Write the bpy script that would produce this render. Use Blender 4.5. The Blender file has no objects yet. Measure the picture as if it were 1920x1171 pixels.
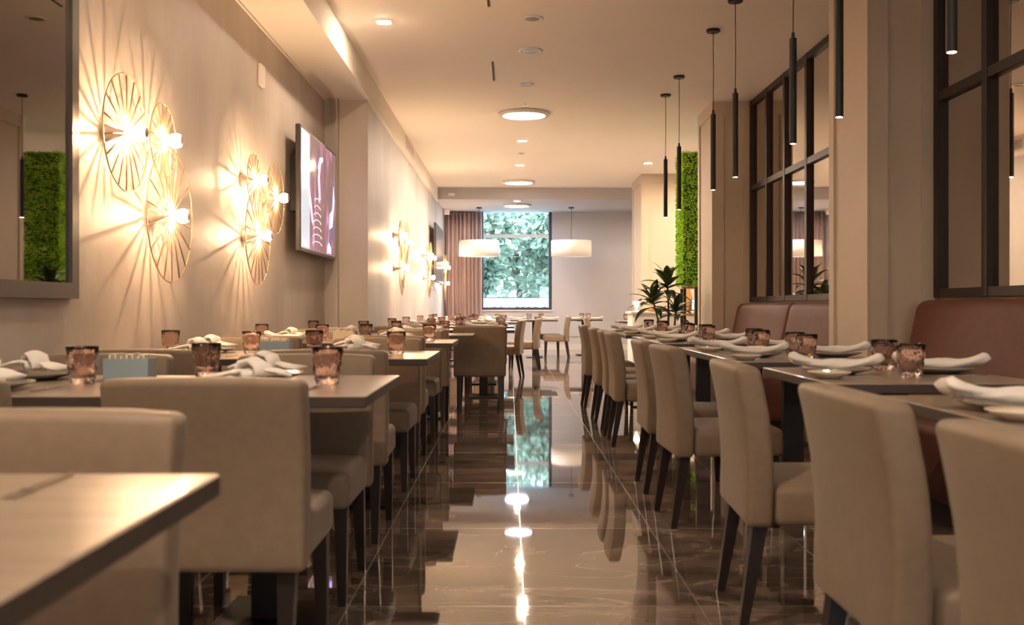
import bpy, bmesh, math, random
from mathutils import Vector, Matrix, noise
PI = math.pi
sc = bpy.context.scene
COL = sc.collection
random.seed(7)

# ------------------------------------------------------------------ camera, sky, exposure
H = 1.02
cam_d = bpy.data.cameras.new('camera'); cam = bpy.data.objects.new('camera', cam_d); COL.objects.link(cam)
cam.location = (0, 0, H); cam.rotation_euler = (PI/2, 0, 0)
cam_d.sensor_width = 36; cam_d.lens = 35.0
cam_d.shift_x = 0.0026; cam_d.shift_y = -0.0049
cam_d.clip_start = 0.05; cam_d.clip_end = 200
cam_d.dof.use_dof = True; cam_d.dof.focus_distance = 11.0; cam_d.dof.aperture_fstop = 4.0
sc.camera = cam
w = bpy.data.worlds.new('sky'); sc.world = w; w.use_nodes = True
bg = w.node_tree.nodes['Background']
bg.inputs[0].default_value = (0.74, 0.87, 1.0, 1); bg.inputs[1].default_value = 1.15
sc.view_settings.view_transform = 'Standard'; sc.view_settings.look = 'None'
sc.view_settings.exposure = 3.2; sc.view_settings.gamma = 1.0
sc.view_settings.use_curve_mapping = False
cy = sc.cycles
cy.max_bounces = 9; cy.diffuse_bounces = 5; cy.glossy_bounces = 5; cy.transmission_bounces = 7
cy.transparent_max_bounces = 12; cy.caustics_reflective = True; cy.blur_glossy = 1.0; cy.caustics_refractive = False
cy.sample_clamp_indirect = 6.0
pl = bpy.data.lights.new('window_portal', 'AREA'); pl.shape = 'RECTANGLE'; pl.size = 1.72; pl.size_y = 2.4
pl.cycles.is_portal = True
po = bpy.data.objects.new('window_portal', pl); COL.objects.link(po)
po.location = (0.17, 24.32, 2.15); po.rotation_euler = (-PI/2, 0, 0)
pl2 = bpy.data.lights.new('window_portal', 'AREA'); pl2.shape = 'RECTANGLE'; pl2.size = 1.3; pl2.size_y = 0.95
pl2.cycles.is_portal = True
po2 = bpy.data.objects.new('window_portal', pl2); COL.objects.link(po2)
po2.location = (2.15, -3.22, 1.67); po2.rotation_euler = (PI/2, 0, 0)

BULB = 1750.0     # wall sconce bulbs
DOWN = 420.0     # recessed downlights
ROUND = 1.6      # large round ceiling lamps
WARM = (1.0, 0.66, 0.38); WARMW = (1.0, 0.78, 0.56)

# ------------------------------------------------------------------ materials
def mat(name, color, rough=0.6, metal=0.0, spec=0.5, emit=None, es=0, trans=0, ior=1.45, coat=0, sheen=0):
    m = bpy.data.materials.new(name); m.use_nodes = True
    b = m.node_tree.nodes['Principled BSDF']
    b.inputs['Base Color'].default_value = (*color, 1)
    b.inputs['Roughness'].default_value = rough; b.inputs['Metallic'].default_value = metal
    b.inputs['Specular IOR Level'].default_value = spec; b.inputs['IOR'].default_value = ior
    b.inputs['Transmission Weight'].default_value = trans; b.inputs['Coat Weight'].default_value = coat
    b.inputs['Sheen Weight'].default_value = sheen
    if emit:
        b.inputs['Emission Color'].default_value = (*emit, 1); b.inputs['Emission Strength'].default_value = es
    return m
def N(m, t, **kw):
    n = m.node_tree.nodes.new(t)
    for k, v in kw.items(): setattr(n, k, v)
    return n
def varied(name, c1, c2, scale=(4, 4, 4), nscale=3.0, rough=0.6, bump=0.0, detail=6, bscale=None, **kw):
    m = mat(name, c1, rough, **kw); nt = m.node_tree; L = nt.links; b = nt.nodes['Principled BSDF']
    tc = N(m, 'ShaderNodeTexCoord'); mp = N(m, 'ShaderNodeMapping'); mp.inputs['Scale'].default_value = scale
    nz = N(m, 'ShaderNodeTexNoise'); nz.inputs['Scale'].default_value = nscale; nz.inputs['Detail'].default_value = detail
    cr = N(m, 'ShaderNodeValToRGB'); cr.color_ramp.elements[0].position = 0.32; cr.color_ramp.elements[1].position = 0.68
    cr.color_ramp.elements[0].color = (*c1, 1); cr.color_ramp.elements[1].color = (*c2, 1)
    L.new(tc.outputs['Object'], mp.inputs[0]); L.new(mp.outputs[0], nz.inputs['Vector'])
    L.new(nz.outputs[0], cr.inputs[0]); L.new(cr.outputs[0], b.inputs['Base Color'])
    if bump:
        n2 = N(m, 'ShaderNodeTexNoise'); n2.inputs['Scale'].default_value = bscale or nscale*6; n2.inputs['Detail'].default_value = 4
        bp = N(m, 'ShaderNodeBump'); bp.inputs['Strength'].default_value = bump; bp.inputs['Distance'].default_value = 0.01
        L.new(mp.outputs[0], n2.inputs['Vector']); L.new(n2.outputs[0], bp.inputs['Height']); L.new(bp.outputs[0], b.inputs['Normal'])
    return m

M_wall = varied('brushed_plaster', (0.46, 0.385, 0.33), (0.61, 0.53, 0.465), (1.0, 1.0, 0.45), 1.6, 0.55, 0.25, bscale=16, detail=9)
M_wall3 = varied('cool_brushed_plaster', (0.48, 0.44, 0.43), (0.58, 0.545, 0.54), (1.0, 1.0, 0.4), 1.6, 0.5, 0.2, bscale=16, detail=9)
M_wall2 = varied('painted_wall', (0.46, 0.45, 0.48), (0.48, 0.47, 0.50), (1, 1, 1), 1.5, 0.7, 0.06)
M_ceil = varied('ceiling_paint', (0.86, 0.79, 0.71), (0.88, 0.81, 0.73), (1, 1, 1), 1.0, 0.8)
M_panel = varied('panel_paint', (0.56, 0.465, 0.36), (0.58, 0.485, 0.38), (1, 1, 1), 2.0, 0.6, 0.05)
M_chair = varied('taupe_leatherette', (0.188, 0.132, 0.088), (0.208, 0.148, 0.100), (1, 1, 1), 30, 0.55, 0.12, bscale=260, sheen=0.1)
M_leg = mat('dark_stained_wood', (0.018, 0.011, 0.010), 0.38)
M_black = mat('black_metal', (0.014, 0.012, 0.012), 0.42)
M_bronze = mat('dark_bronze', (0.035, 0.024, 0.022), 0.45, 0.3)
M_table = varied('tabletop_oak', (0.25, 0.195, 0.15), (0.34, 0.27, 0.21), (1.5, 14, 2), 2.5, 0.30, 0.02, coat=0.3)
M_edge = mat('tabletop_edge', (0.055, 0.042, 0.036), 0.4)
M_bench = varied('terracotta_leather', (0.105, 0.029, 0.016), (0.125, 0.036, 0.021), (1, 1, 1), 12, 0.62, 0.08, bscale=120)
M_gold = mat('brass_wire', (0.62, 0.42, 0.22), 0.35, 0.8)
M_stem = mat('white_metal', (0.72, 0.64, 0.54), 0.4)
M_bulb = mat('bulb_glow', (1, 0.8, 0.6), 0.3, emit=WARM, es=BULB)
M_shell = bpy.data.materials.new('clear_bulb_glass'); M_shell.use_nodes = True
nt = M_shell.node_tree; nt.nodes.clear()
o_ = nt.nodes.new('ShaderNodeOutputMaterial'); mx = nt.nodes.new('ShaderNodeMixShader'); tr = nt.nodes.new('ShaderNodeBsdfTransparent')
em = nt.nodes.new('ShaderNodeEmission'); em.inputs[0].default_value = (1, .62, .33, 1); em.inputs[1].default_value = 9.0; mx.inputs[0].default_value = 0.25
nt.links.new(tr.outputs[0], mx.inputs[1]); nt.links.new(em.outputs[0], mx.inputs[2]); nt.links.new(mx.outputs[0], o_.inputs[0])
M_cap = mat('silvered_bulb_cap', (0.80, 0.66, 0.52), 0.45, 0.6)
M_mirror = mat('tinted_mirror', (0.62, 0.56, 0.50), 0.02, 1.0)
M_dmirror = mat('smoked_mirror', (0.30, 0.28, 0.27), 0.02, 1.0)
M_frame = mat('mirror_frame_metal', (0.13, 0.105, 0.09), 0.35, 0.5)
M_white = mat('white_plastic', (0.78, 0.73, 0.68), 0.5)
M_cer = mat('glazed_stoneware', (0.30, 0.27, 0.23), 0.12, coat=0.5)
M_cer2 = mat('cream_china', (0.72, 0.64, 0.52), 0.12, coat=0.4)
M_nap = varied('white_linen', (0.74, 0.69, 0.64), (0.80, 0.75, 0.70), (1, 1, 1), 8, 0.85, 0.2, bscale=90, sheen=0.3)
M_steel = mat('polished_steel', (0.72, 0.68, 0.62), 0.12, 1.0)
M_tumb = mat('pink_brown_glass', (0.93, 0.77, 0.72), 0.03, trans=1.0, ior=1.46)
nt = M_tumb.node_tree; tc = N(M_tumb, 'ShaderNodeTexCoord'); mp = N(M_tumb, 'ShaderNodeMapping'); mp.inputs['Scale'].default_value = (1, 1, .55)
vo = N(M_tumb, 'ShaderNodeTexVoronoi'); vo.inputs['Scale'].default_value = 52; bp = N(M_tumb, 'ShaderNodeBump'); bp.inputs['Strength'].default_value = .55; bp.inputs['Distance'].default_value = .006
nt.links.new(tc.outputs['Object'], mp.inputs[0]); nt.links.new(mp.outputs[0], vo.inputs['Vector']); nt.links.new(vo.outputs['Distance'], bp.inputs['Height']); nt.links.new(bp.outputs[0], nt.nodes['Principled BSDF'].inputs['Normal'])
M_blue = mat('blue_grey_box', (0.26, 0.33, 0.38), 0.5)
M_cream = mat('cream_box', (0.66, 0.56, 0.42), 0.5)
M_sach = mat('paper_sachet', (0.75, 0.66, 0.52), 0.6)
M_leaf = varied('dracaena_leaf', (0.03, 0.055, 0.012), (0.07, 0.11, 0.03), (3, 3, 3), 2.0, 0.35)
M_moss = varied('preserved_moss', (0.26, 0.58, 0.03), (0.66, 0.92, 0.12), (1, 1, 1), 5.0, 0.7)
M_mossb = mat('moss_backing', (0.04, 0.09, 0.02), 0.9)
M_tree = varied('tree_foliage', (0.10, 0.17, 0.12), (0.37, 0.46, 0.36), (1, 1, 1), 1.2, 0.6)
M_bark = mat('tree_bark', (0.10, 0.085, 0.075), 0.9)
M_cloth = mat('white_counter_cloth', (0.75, 0.70, 0.66), 0.7)
M_cur = varied('mauve_curtain', (0.43, 0.33, 0.33), (0.45, 0.35, 0.35), (1, 1, 0.3), 2, 0.85)
M_shade = mat('drum_shade_fabric', (0.80, 0.74, 0.68), 0.8, emit=(1, 0.80, 0.62), es=0.02)
M_wood = mat('honey_wood', (0.55, 0.27, 0.09), 0.45)
M_screenb = mat('tv_bezel', (0.05, 0.045, 0.045), 0.3)
M_dark = mat('dark_slot', (0.03, 0.02, 0.02), 0.7)
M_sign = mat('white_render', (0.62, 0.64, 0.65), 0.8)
M_letter = mat('grey_letter', (0.05, 0.07, 0.08), 0.6)
M_winf = mat('window_frame_grey', (0.035, 0.05, 0.085), 0.4)
M_base = mat('white_skirting', (0.62, 0.58, 0.56), 0.5)
M_down = mat('downlight_glow', (1, 1, 1), 0.5, emit=WARMW, es=DOWN)
M_down2 = mat('square_downlight_glow', (1, 1, 1), 0.5, emit=WARMW, es=110)
M_round = mat('round_lamp_glow', (1, 1, 1), 0.5, emit=(0.86, 0.92, 1.0), es=ROUND)
M_round_fill = mat('round_lamp_fill_glow', (1, 1, 1), 0.5, emit=(1.0, 0.86, 0.72), es=2)
M_round_far = mat('round_lamp_far_glow', (1, 1, 1), 0.5, emit=(0.95, 0.95, 1.0), es=7)
M_tip = mat('pendant_tip_glow', (1, 1, 1), 0.5, emit=(1, 0.76, 0.5), es=30.0)
M_monitor = mat('blue_monitor_glow', (0.1, 0.2, 0.4), 0.3, emit=(0.35, 0.6, 1.0), es=0.34)
M_candle = mat('small_lamp_glow', (1, 0.9, 0.6), 0.4, emit=(1, 0.86, 0.5), es=2.5)

# architectural pane: transparent with mirror-like reflection at grazing angles
M_pane = bpy.data.materials.new('window_pane'); M_pane.use_nodes = True
nt = M_pane.node_tree; nt.nodes.clear()
o_ = nt.nodes.new('ShaderNodeOutputMaterial'); mx = nt.nodes.new('ShaderNodeMixShader'); tr = nt.nodes.new('ShaderNodeBsdfTransparent')
gl = nt.nodes.new('ShaderNodeBsdfGlossy'); gl.inputs['Roughness'].default_value = 0.0; mx.inputs[0].default_value = 0.05
tr.inputs[0].default_value = (0.90, 0.97, 0.98, 1)
nt.links.new(tr.outputs[0], mx.inputs[1]); nt.links.new(gl.outputs[0], mx.inputs[2]); nt.links.new(mx.outputs[0], o_.inputs[0])

# polished marble tiles
M_floor = mat('polished_marble_tile', (0.2, 0.15, 0.12), 0.03, ior=2.5)
nt = M_floor.node_tree; L = nt.links; b = nt.nodes['Principled BSDF']
tc = N(M_floor, 'ShaderNodeTexCoord')
def noise_n(scale, detail, dist, mapscale, rot=0):
    mp = N(M_floor, 'ShaderNodeMapping'); mp.inputs['Scale'].default_value = mapscale; mp.inputs['Rotation'].default_value = (0, 0, rot)
    n = N(M_floor, 'ShaderNodeTexNoise'); n.inputs['Scale'].default_value = scale; n.inputs['Detail'].default_value = detail; n.inputs['Distortion'].default_value = dist
    L.new(tc.outputs['Object'], mp.inputs[0]); L.new(mp.outputs[0], n.inputs['Vector']); return n
na = noise_n(1.6, 9, 1.2, (0.7, 1.6, 1), 0.3); nb = noise_n(1.1, 8, 2.2, (0.8, 1.9, 1), -0.4)
cr = N(M_floor, 'ShaderNodeValToRGB'); e = cr.color_ramp.elements
e[0].position = 0.33; e[0].color = (0.040, 0.028, 0.022, 1); e[1].position = 0.70; e[1].color = (0.25, 0.19, 0.158, 1)
L.new(na.outputs[0], cr.inputs[0])
vr = N(M_floor, 'ShaderNodeValToRGB'); e = vr.color_ramp.elements     # thin pale veins
e[0].position = 0.478; e[0].color = (0, 0, 0, 1); e[1].position = 0.5; e[1].color = (1, 1, 1, 1)
e2 = vr.color_ramp.elements.new(0.522); e2.color = (0, 0, 0, 1)
L.new(nb.outputs[0], vr.inputs[0])
mixv = N(M_floor, 'ShaderNodeMixRGB'); mixv.inputs[2].default_value = (0.36, 0.29, 0.24, 1)
mv = N(M_floor, 'ShaderNodeMath', operation='MULTIPLY'); mv.inputs[1].default_value = 0.5
L.new(vr.outputs[0], mv.inputs[0]); L.new(mv.outputs[0], mixv.inputs[0]); L.new(cr.outputs[0], mixv.inputs[1])
br = N(M_floor, 'ShaderNodeTexBrick'); br.offset = 0.0; br.inputs['Scale'].default_value = 1.0
br.inputs['Mortar Size'].default_value = 0.0025; br.inputs['Brick Width'].default_value = 0.6; br.inputs['Row Height'].default_value = 1.2
br.inputs['Color1'].default_value = (0, 0, 0, 1); br.inputs['Color2'].default_value = (0, 0, 0, 1); br.inputs['Mortar'].default_value = (1, 1, 1, 1)
mpb = N(M_floor, 'ShaderNodeMapping'); mpb.inputs['Location'].default_value = (0.55, 0.2, 0)
L.new(tc.outputs['Object'], mpb.inputs[0]); L.new(mpb.outputs[0], br.inputs['Vector'])
mixg = N(M_floor, 'ShaderNodeMixRGB'); mixg.inputs[2].default_value = (0.17, 0.135, 0.11, 1)
L.new(br.outputs[0], mixg.inputs[0]); L.new(mixv.outputs[0], mixg.inputs[1]); L.new(mixg.outputs[0], b.inputs['Base Color'])
mr = N(M_floor, 'ShaderNodeMath', operation='MULTIPLY_ADD'); mr.inputs[1].default_value = 0.3; mr.inputs[2].default_value = 0.03
L.new(br.outputs[0], mr.inputs[0]); L.new(mr.outputs[0], b.inputs['Roughness'])

# tv picture
def tv_mat():
    m = mat('tv_picture', (0.03, 0.03, 0.03), 0.12); nt = m.node_tree; L = nt.links; b = nt.nodes['Principled BSDF']
    tc = N(m, 'ShaderNodeTexCoord'); mp = N(m, 'ShaderNodeMapping'); mp.inputs['Scale'].default_value = (1, 3.2, 0.9); mp.inputs['Rotation'].default_value = (0.35, 0, 0)
    n = N(m, 'ShaderNodeTexNoise'); n.inputs['Scale'].default_value = 1.7; n.inputs['Detail'].default_value = 5; n.inputs['Distortion'].default_value = 1.6
    cr = N(m, 'ShaderNodeValToRGB'); el = cr.color_ramp.elements
    el[0].position = 0.30; el[0].color = (0.16, 0.17, 0.42, 1); el[1].position = 0.72; el[1].color = (0.62, 0.45, 0.75, 1)
    for p, c in ((0.40, (0.21, 0.115, 0.12)), (0.52, (0.26, 0.15, 0.13)), (0.60, (0.52, 0.17, 0.30))):
        q = el.new(p); q.color = (*c, 1)
    L.new(tc.outputs['Object'], mp.inputs[0]); L.new(mp.outputs[0], n.inputs['Vector']); L.new(n.outputs[0], cr.inputs[0])
    L.new(cr.outputs[0], b.inputs['Emission Color']); b.inputs['Emission Strength'].default_value = 0.11; b.inputs['Specular IOR Level'].default_value = 0.15
    return m
M_tv = tv_mat()
M_tv_pale = mat('tv_picture_pale', (0.1, 0.1, 0.1), 0.15, emit=(0.55, 0.42, 0.36), es=0.26)
M_tv_grey = mat('tv_picture_grey', (0.1, 0.1, 0.1), 0.15, emit=(0.26, 0.27, 0.29), es=0.28)
M_tv_pink = mat('tv_picture_pink', (0.1, 0.1, 0.1), 0.15, emit=(0.85, 0.33, 0.48), es=0.28)
M_tv_blue = mat('tv_picture_violet', (0.1, 0.1, 0.1), 0.15, emit=(0.42, 0.42, 0.95), es=0.34)
M_tv_off = mat('dark_screen', (0.10, 0.085, 0.09), 0.25)

# ------------------------------------------------------------------ helpers
def link(name, me, m=None, parent=None, smooth=False):
    o = bpy.data.objects.new(name, me); COL.objects.link(o)
    if m is not None:
        for k in (m if isinstance(m, (list, tuple)) else [m]): me.materials.append(k)
    if smooth: me.polygons.foreach_set('use_smooth', [True]*len(me.polygons))
    if parent: o.parent = parent
    return o
def fin(name, bm, m=None, parent=None, smooth=False):
    me = bpy.data.meshes.new(name)
    bmesh.ops.recalc_face_normals(bm, faces=bm.faces)
    bm.to_mesh(me); bm.free()
    return link(name, me, m, parent, smooth)
def bx(bm, a, b, mi=0):
    vs = [bm.verts.new((x, y, z)) for x in (a[0], b[0]) for y in (a[1], b[1]) for z in (a[2], b[2])]
    for f in ((0, 1, 3, 2), (4, 6, 7, 5), (0, 4, 5, 1), (2, 3, 7, 6), (0, 2, 6, 4), (1, 5, 7, 3)):
        fc = bm.faces.new([vs[i] for i in f]); fc.material_index = mi
def box(name, a, b, m, parent=None, bev=0, seg=2):
    bm = bmesh.new(); bx(bm, a, b)
    if bev: bmesh.ops.bevel(bm, geom=bm.edges[:], offset=bev, segments=seg, affect='EDGES', profile=0.5)
    return fin(name, bm, m, parent)
def rbox(size, r, nx=4, ny=4, nz=4, fn=None):
    """rounded box centred at 0 with dense grid; fn deforms each vertex"""
    h = [s/2 for s in size]
    def ax(hh, n):
        a = [-hh, -hh+.25*r, -hh+.6*r, -hh+r]
        n = max(1, n); mid = [-hh+r+(2*hh-2*r)*i/n for i in range(1, n)]
        return a+mid+[-q for q in reversed(a)]
    A = [ax(h[0], nx), ax(h[1], ny), ax(h[2], nz)]
    bm = bmesh.new(); cache = {}
    def V(p):
        k = tuple(round(c, 6) for c in p)
        if k not in cache:
            q = [max(-(h[i]-r), min(h[i]-r, p[i])) for i in range(3)]; d = Vector([p[i]-q[i] for i in range(3)])
            pp = Vector(q)+(d.normalized()*r if d.length > 1e-9 else d)
            if fn: pp = Vector(fn(pp))
            cache[k] = bm.verts.new(pp)
        return cache[k]
    for i in range(3):
        j, k = (i+1) % 3, (i+2) % 3
        for s in (-h[i], h[i]):
            for u in range(len(A[j])-1):
                for v in range(len(A[k])-1):
                    ps = []
                    for (du, dv) in ((0, 0), (1, 0), (1, 1), (0, 1)):
                        p = [0, 0, 0]; p[i] = s; p[j] = A[j][u+du]; p[k] = A[k][v+dv]; ps.append(V(p))
                    try: bm.faces.new(ps)
                    except ValueError: pass
    return bm
def lathe(bm, prof, c=(0, 0, 0), n=32, mi=0, wob=None, axis='Z'):
    rows = []
    for k, (r, z) in enumerate(prof):
        row = []
        for i in range(n):
            a = 2*PI*i/n; rr = r+(wob(a, k, r, z) if wob else 0)
            p = (rr*math.cos(a), rr*math.sin(a), z)
            if axis == 'X': p = (z, p[0], p[1])
            row.append(bm.verts.new((c[0]+p[0], c[1]+p[1], c[2]+p[2])))
        rows.append(row)
    for a, b_ in zip(rows, rows[1:]):
        for i in range(n):
            f = bm.faces.new((a[i], a[(i+1) % n], b_[(i+1) % n], b_[i])); f.material_index = mi
    for row in (rows[0], rows[-1]):
        f = bm.faces.new(row); f.material_index = mi
def tube(bm, pts, r, n=8, mi=0):
    rows = []; pts = [Vector(p) for p in pts]; rr = r if isinstance(r, (list, tuple)) else [r]*len(pts)
    for i, p in enumerate(pts):
        d = (pts[min(i+1, len(pts)-1)]-pts[max(i-1, 0)]).normalized()
        up = Vector((0, 0, 1)) if abs(d.z) < .95 else Vector((1, 0, 0))
        u = d.cross(up).normalized(); v = u.cross(d)
        rows.append([bm.verts.new(p+(u*math.cos(2*PI*k/n)+v*math.sin(2*PI*k/n))*rr[i]) for k in range(n)])
    for a, b_ in zip(rows, rows[1:]):
        for i in range(n):
            f = bm.faces.new((a[i], a[(i+1) % n], b_[(i+1) % n], b_[i])); f.material_index = mi
    for row in (rows[0], rows[-1]): bm.faces.new(row).material_index = mi
def prism(bm, x0, x1, poly, mi=0):
    """polygon in (y,z) extruded along x"""
    a = [bm.verts.new((x0, y, z)) for y, z in poly]; b_ = [bm.verts.new((x1, y, z)) for y, z in poly]
    n = len(poly)
    for i in range(n): bm.faces.new((a[i], a[(i+1) % n], b_[(i+1) % n], b_[i])).material_index = mi
    bm.faces.new(a).material_index = mi; bm.faces.new(b_).material_index = mi
def tag(o, label=None, cat=None, group=None, kind=None):
    if label: o['label'] = label
    if cat: o['category'] = cat
    if group: o['group'] = group
    if kind: o['kind'] = kind
    return o
def empty(name, loc=(0, 0, 0), rz=0):
    o = bpy.data.objects.new(name, None); COL.objects.link(o); o.location = loc; o.rotation_euler = (0, 0, rz)
    o.empty_display_size = 0.1
    return o
def children(o): return [c for c in COL.objects if c.parent == o]
def dup(o, loc, rz, label, group=None, parent=None, kids=None):
    c = o.copy(); COL.objects.link(c)
    if parent: c.parent = parent
    else:
        c.location = loc; c.rotation_euler = (0, 0, rz); c['label'] = label
        if group: c['group'] = group
    for ch in TREE.get(o.name, []):
        dup(ch, None, 0, None, parent=c)
    return c
TREE = {}
def remember(o):
    TREE[o.name] = children(o)
    for c in TREE[o.name]: remember(c)
class Maker:
    """first call places the prototype itself, later calls copy it"""
    def __init__(s, proto, cat, group): s.p = proto; s.used = False; s.cat = cat; s.group = group; remember(proto)
    def __call__(s, loc, rz, label, group=None):
        if not s.used:
            s.used = True; s.p.location = loc; s.p.rotation_euler = (0, 0, rz); tag(s.p, label, s.cat, group or s.group); return s.p
        return dup(s.p, loc, rz, label, group or s.group)
def S(name, a, b, m, bev=0):
    return tag(box(name, a, b, m, bev=bev), kind='structure')

# ------------------------------------------------------------------ room shell
X1, X2, XR, XF = -2.01, -1.555, 3.03, 5.2
ZC, ZS = 3.575, 3.29
YB, YS, YP = 24.1, 21.25, 10.92
Y0 = -3.0
S('floor', (-3.2, Y0-.2, -0.1), (XF+.2, YB+.3, 0), M_floor)
S('ceiling', (-3.2, Y0-.2, ZC), (XF+.2, YB+.3, ZC+.15), M_ceil)
S('wall_left', (X1-.2, Y0, 0), (X1, YP, ZC), M_wall)
S('wall_left_rear', (X1-.2, YP+.001, 0), (X2, YB, ZC), M_wall3)
S('trim_7', (X1+.001, YP-.004, 0), (X2+.004, YP+.001, ZS), M_wall)
S('trim_1', (X1+.001, YP-.10, 0), (-1.866, YP, ZS), M_wall)                   # shallow return beside the pillar
bm = bmesh.new()
bx(bm, (-3.2, Y0-.2, 0), (1.5, Y0, ZC)); bx(bm, (2.8, Y0-.2, 0), (XF+.2, Y0, ZC)); bx(bm, (1.5, Y0-.2, 0), (2.8, Y0, 1.2)); bx(bm, (1.5, Y0-.2, 2.15), (2.8, Y0, ZC))
tag(fin('wall_front', bm, M_wall2), kind='structure')
wf = bmesh.new()
for a, b_ in (((1.5, -3.12, 1.2), (1.56, -3.06, 2.15)), ((2.74, -3.12, 1.2), (2.8, -3.06, 2.15)), ((1.56, -3.12, 1.2), (2.74, -3.06, 1.26)), ((1.56, -3.12, 2.09), (2.74, -3.06, 2.15))): bx(wf, a, b_)
wf2 = tag(fin('window_2', wf, M_winf), kind='structure'); box('window_pane', (1.56, -3.095, 1.26), (2.74, -3.09, 2.09), M_pane, wf2)
S('wall_right', (XR, Y0, 0), (XR+.15, 13.3, ZC), M_panel)
S('wall_right_rear', (XF, 13.3, 0), (XF+.15, YB, ZC), M_wall2)
S('wall_right_return', (XR+.15, 13.15, 0), (XF+.15, 13.3, ZC), M_wall2)
S('trim_2', (X1+.001, Y0, ZS), (X2+.03, YP+.02, ZC-.001), M_ceil)                # dropped ceiling margin along left wall
S('trim_3', (X2+.001, YP+.02, ZS), (X2+.03, YS, ZC-.001), M_ceil)
S('trim_4', (X1+.001, Y0, ZS-.02), (X1+.018, YP-.1, ZS-.001), M_ceil)
S('trim_5', (X2+.001, YP, ZS-.02), (X2+.02, YS, ZS-.001), M_ceil)
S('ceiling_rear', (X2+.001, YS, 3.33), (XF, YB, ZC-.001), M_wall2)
# back wall around the window
WX0, WX1, WZ0 = -0.69, 1.03, 0.965
bm = bmesh.new()
bx(bm, (-3.2, YB, 0), (WX0, YB+.22, ZC)); bx(bm, (WX1, YB, 0), (XF+.2, YB+.22, ZC)); bx(bm, (WX0, YB, 0), (WX1, YB+.22, WZ0))
bx(bm, (WX0, YB, 3.33), (WX1, YB+.22, ZC))
tag(fin('wall_back', bm, M_wall2), kind='structure')
S('baseboard_back', (X2+.002, YB-.02, 0), (XF-.01, YB-.001, 0.13), M_base)
S('trim_6', (WX1+.05, YB-.02, 0.32), (XF-.01, YB-.001, 0.36), M_wall2)
S('baseboard_left', (X2+.001, YP+.03, 0), (X2+.02, YB-.03, 0.1), M_base)
# window: frame, reflection bar, pane
wf = bmesh.new()
bx(wf, (WX0, YB+.02, WZ0), (WX0+.06, YB+.1, 3.33)); bx(wf, (WX1-.075, YB+.02, WZ0), (WX1, YB+.1, 3.33))
bx(wf, (WX0+.06, YB+.02, WZ0), (WX1-.075, YB+.1, WZ0+.055)); 
wfo = tag(fin('window_1', wf, M_winf), kind='structure')
box('window_reflection_bar', (WX0+.06, YB+.03, 2.71), (WX1-.075, YB+.08, 2.79), M_sign, wfo)  # solid white bar standing in for the ceiling strip's reflection in the glass
box('window_pane', (WX0+.055, YB+.05, WZ0+.05), (WX1-.07, YB+.056, 3.328), M_pane, wfo)
box('window_sill', (WX0, YB-.03, WZ0-.035), (WX1+.02, YB+.02, WZ0), M_base, wfo)

def pillar(name, x0, y0, x1, y1, z1, label):
    """boxed column with raised frame mouldings on the aisle and front faces"""
    bm = bmesh.new(); bx(bm, (x0, y0, 0), (x1, y1, z1))
    t = .018; w_ = .13
    for (a, b_) in ((x0+.0, x0+w_), (x1-w_, x1)): bx(bm, (a, y0-t, 0), (b_, y0+.002, z1-.001))
    bx(bm, (x0+w_, y0-t, z1-.16), (x1-w_, y0+.002, z1-.001)); bx(bm, (x0+w_, y0-t, 0), (x1-w_, y0+.002, .2))
    bx(bm, (x0-t, y0-t, 0), (x0+.002, y0+.09, z1-.001)); bx(bm, (x0-t, y1-.11, 0), (x0+.002, y1, z1-.001))
    bx(bm, (x0-t, y0+.09, z1-.16), (x0+.002, y1-.11, z1-.001)); bx(bm, (x0-t, y0+.09, 0), (x0+.002, y1-.11, .2))
    return tag(fin(name, bm, M_panel), label, kind='structure')
pillar('pillar', 2.535, 7.02, 3.03, 7.84, ZC, 'large beige panelled pillar at right between the two benches')
pillar('pillar', 2.535, 12.38, 3.03, 13.3, ZC, 'beige panelled pillar at far end of the mirrored wall')
pillar('pillar', 2.545, 19.07, 4.6, 20.5, ZC, 'cream panelled pillar beside the green moss column')

# ------------------------------------------------------------------ mirror walls (right)
def mirror_grid(ylist, label):
    r = empty('mirror_partition', (XR, 0, 0)); tag(r, label, 'mirror', 'mirrored grids on the right wall')
    y0, y1 = ylist[0], ylist[-1]
    g = box('mirror_glass', (-.012, y0, 1.13), (-.004, y1, ZC-.02), M_mirror, r)
    bm = bmesh.new()
    for y in ylist: bx(bm, (-.05, y-.035, 1.09), (0, y+.035, ZC-.002))
    for z, h in ((1.09, .06), (2.455, .065), (ZC-.067, .065)): bx(bm, (-.046, y0+.035, z), (-.002, y1-.035, z+h))
    fin('grid_frame', bm, M_bronze, r)
mirror_grid([12.32, 11.57, 10.82, 10.02, 9.25, 8.5, 7.9], 'black gridded mirror wall between pillars, above the far bench')
mirror_grid([6.96, 6.25, 5.5, 4.75, 4.0, 3.25, 2.5, 1.75, 1.0], 'black gridded mirror wall at right edge, above the near red bench')

# left smoked mirror
r = empty('wall_mirror', (X1, 0, 0)); tag(r, 'large dark framed mirror on the left wall reflecting the moss column', 'mirror')
box('mirror_glass', (.012, 1.65, 1.13), (.024, 4.49, 2.95), M_dmirror, r)
bm = bmesh.new()
for a, b_ in (((0.001, 1.6, 1.06), (.04, 4.56, 1.13)), ((0.001, 1.6, 2.95), (.04, 4.56, 3.0)), ((0.001, 4.49, 1.13), (.04, 4.56, 2.95)), ((0.001, 1.6, 1.13), (.04, 1.65, 2.95))): bx(bm, a, b_)
fin('mirror_frame', bm, M_frame, r)

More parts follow.
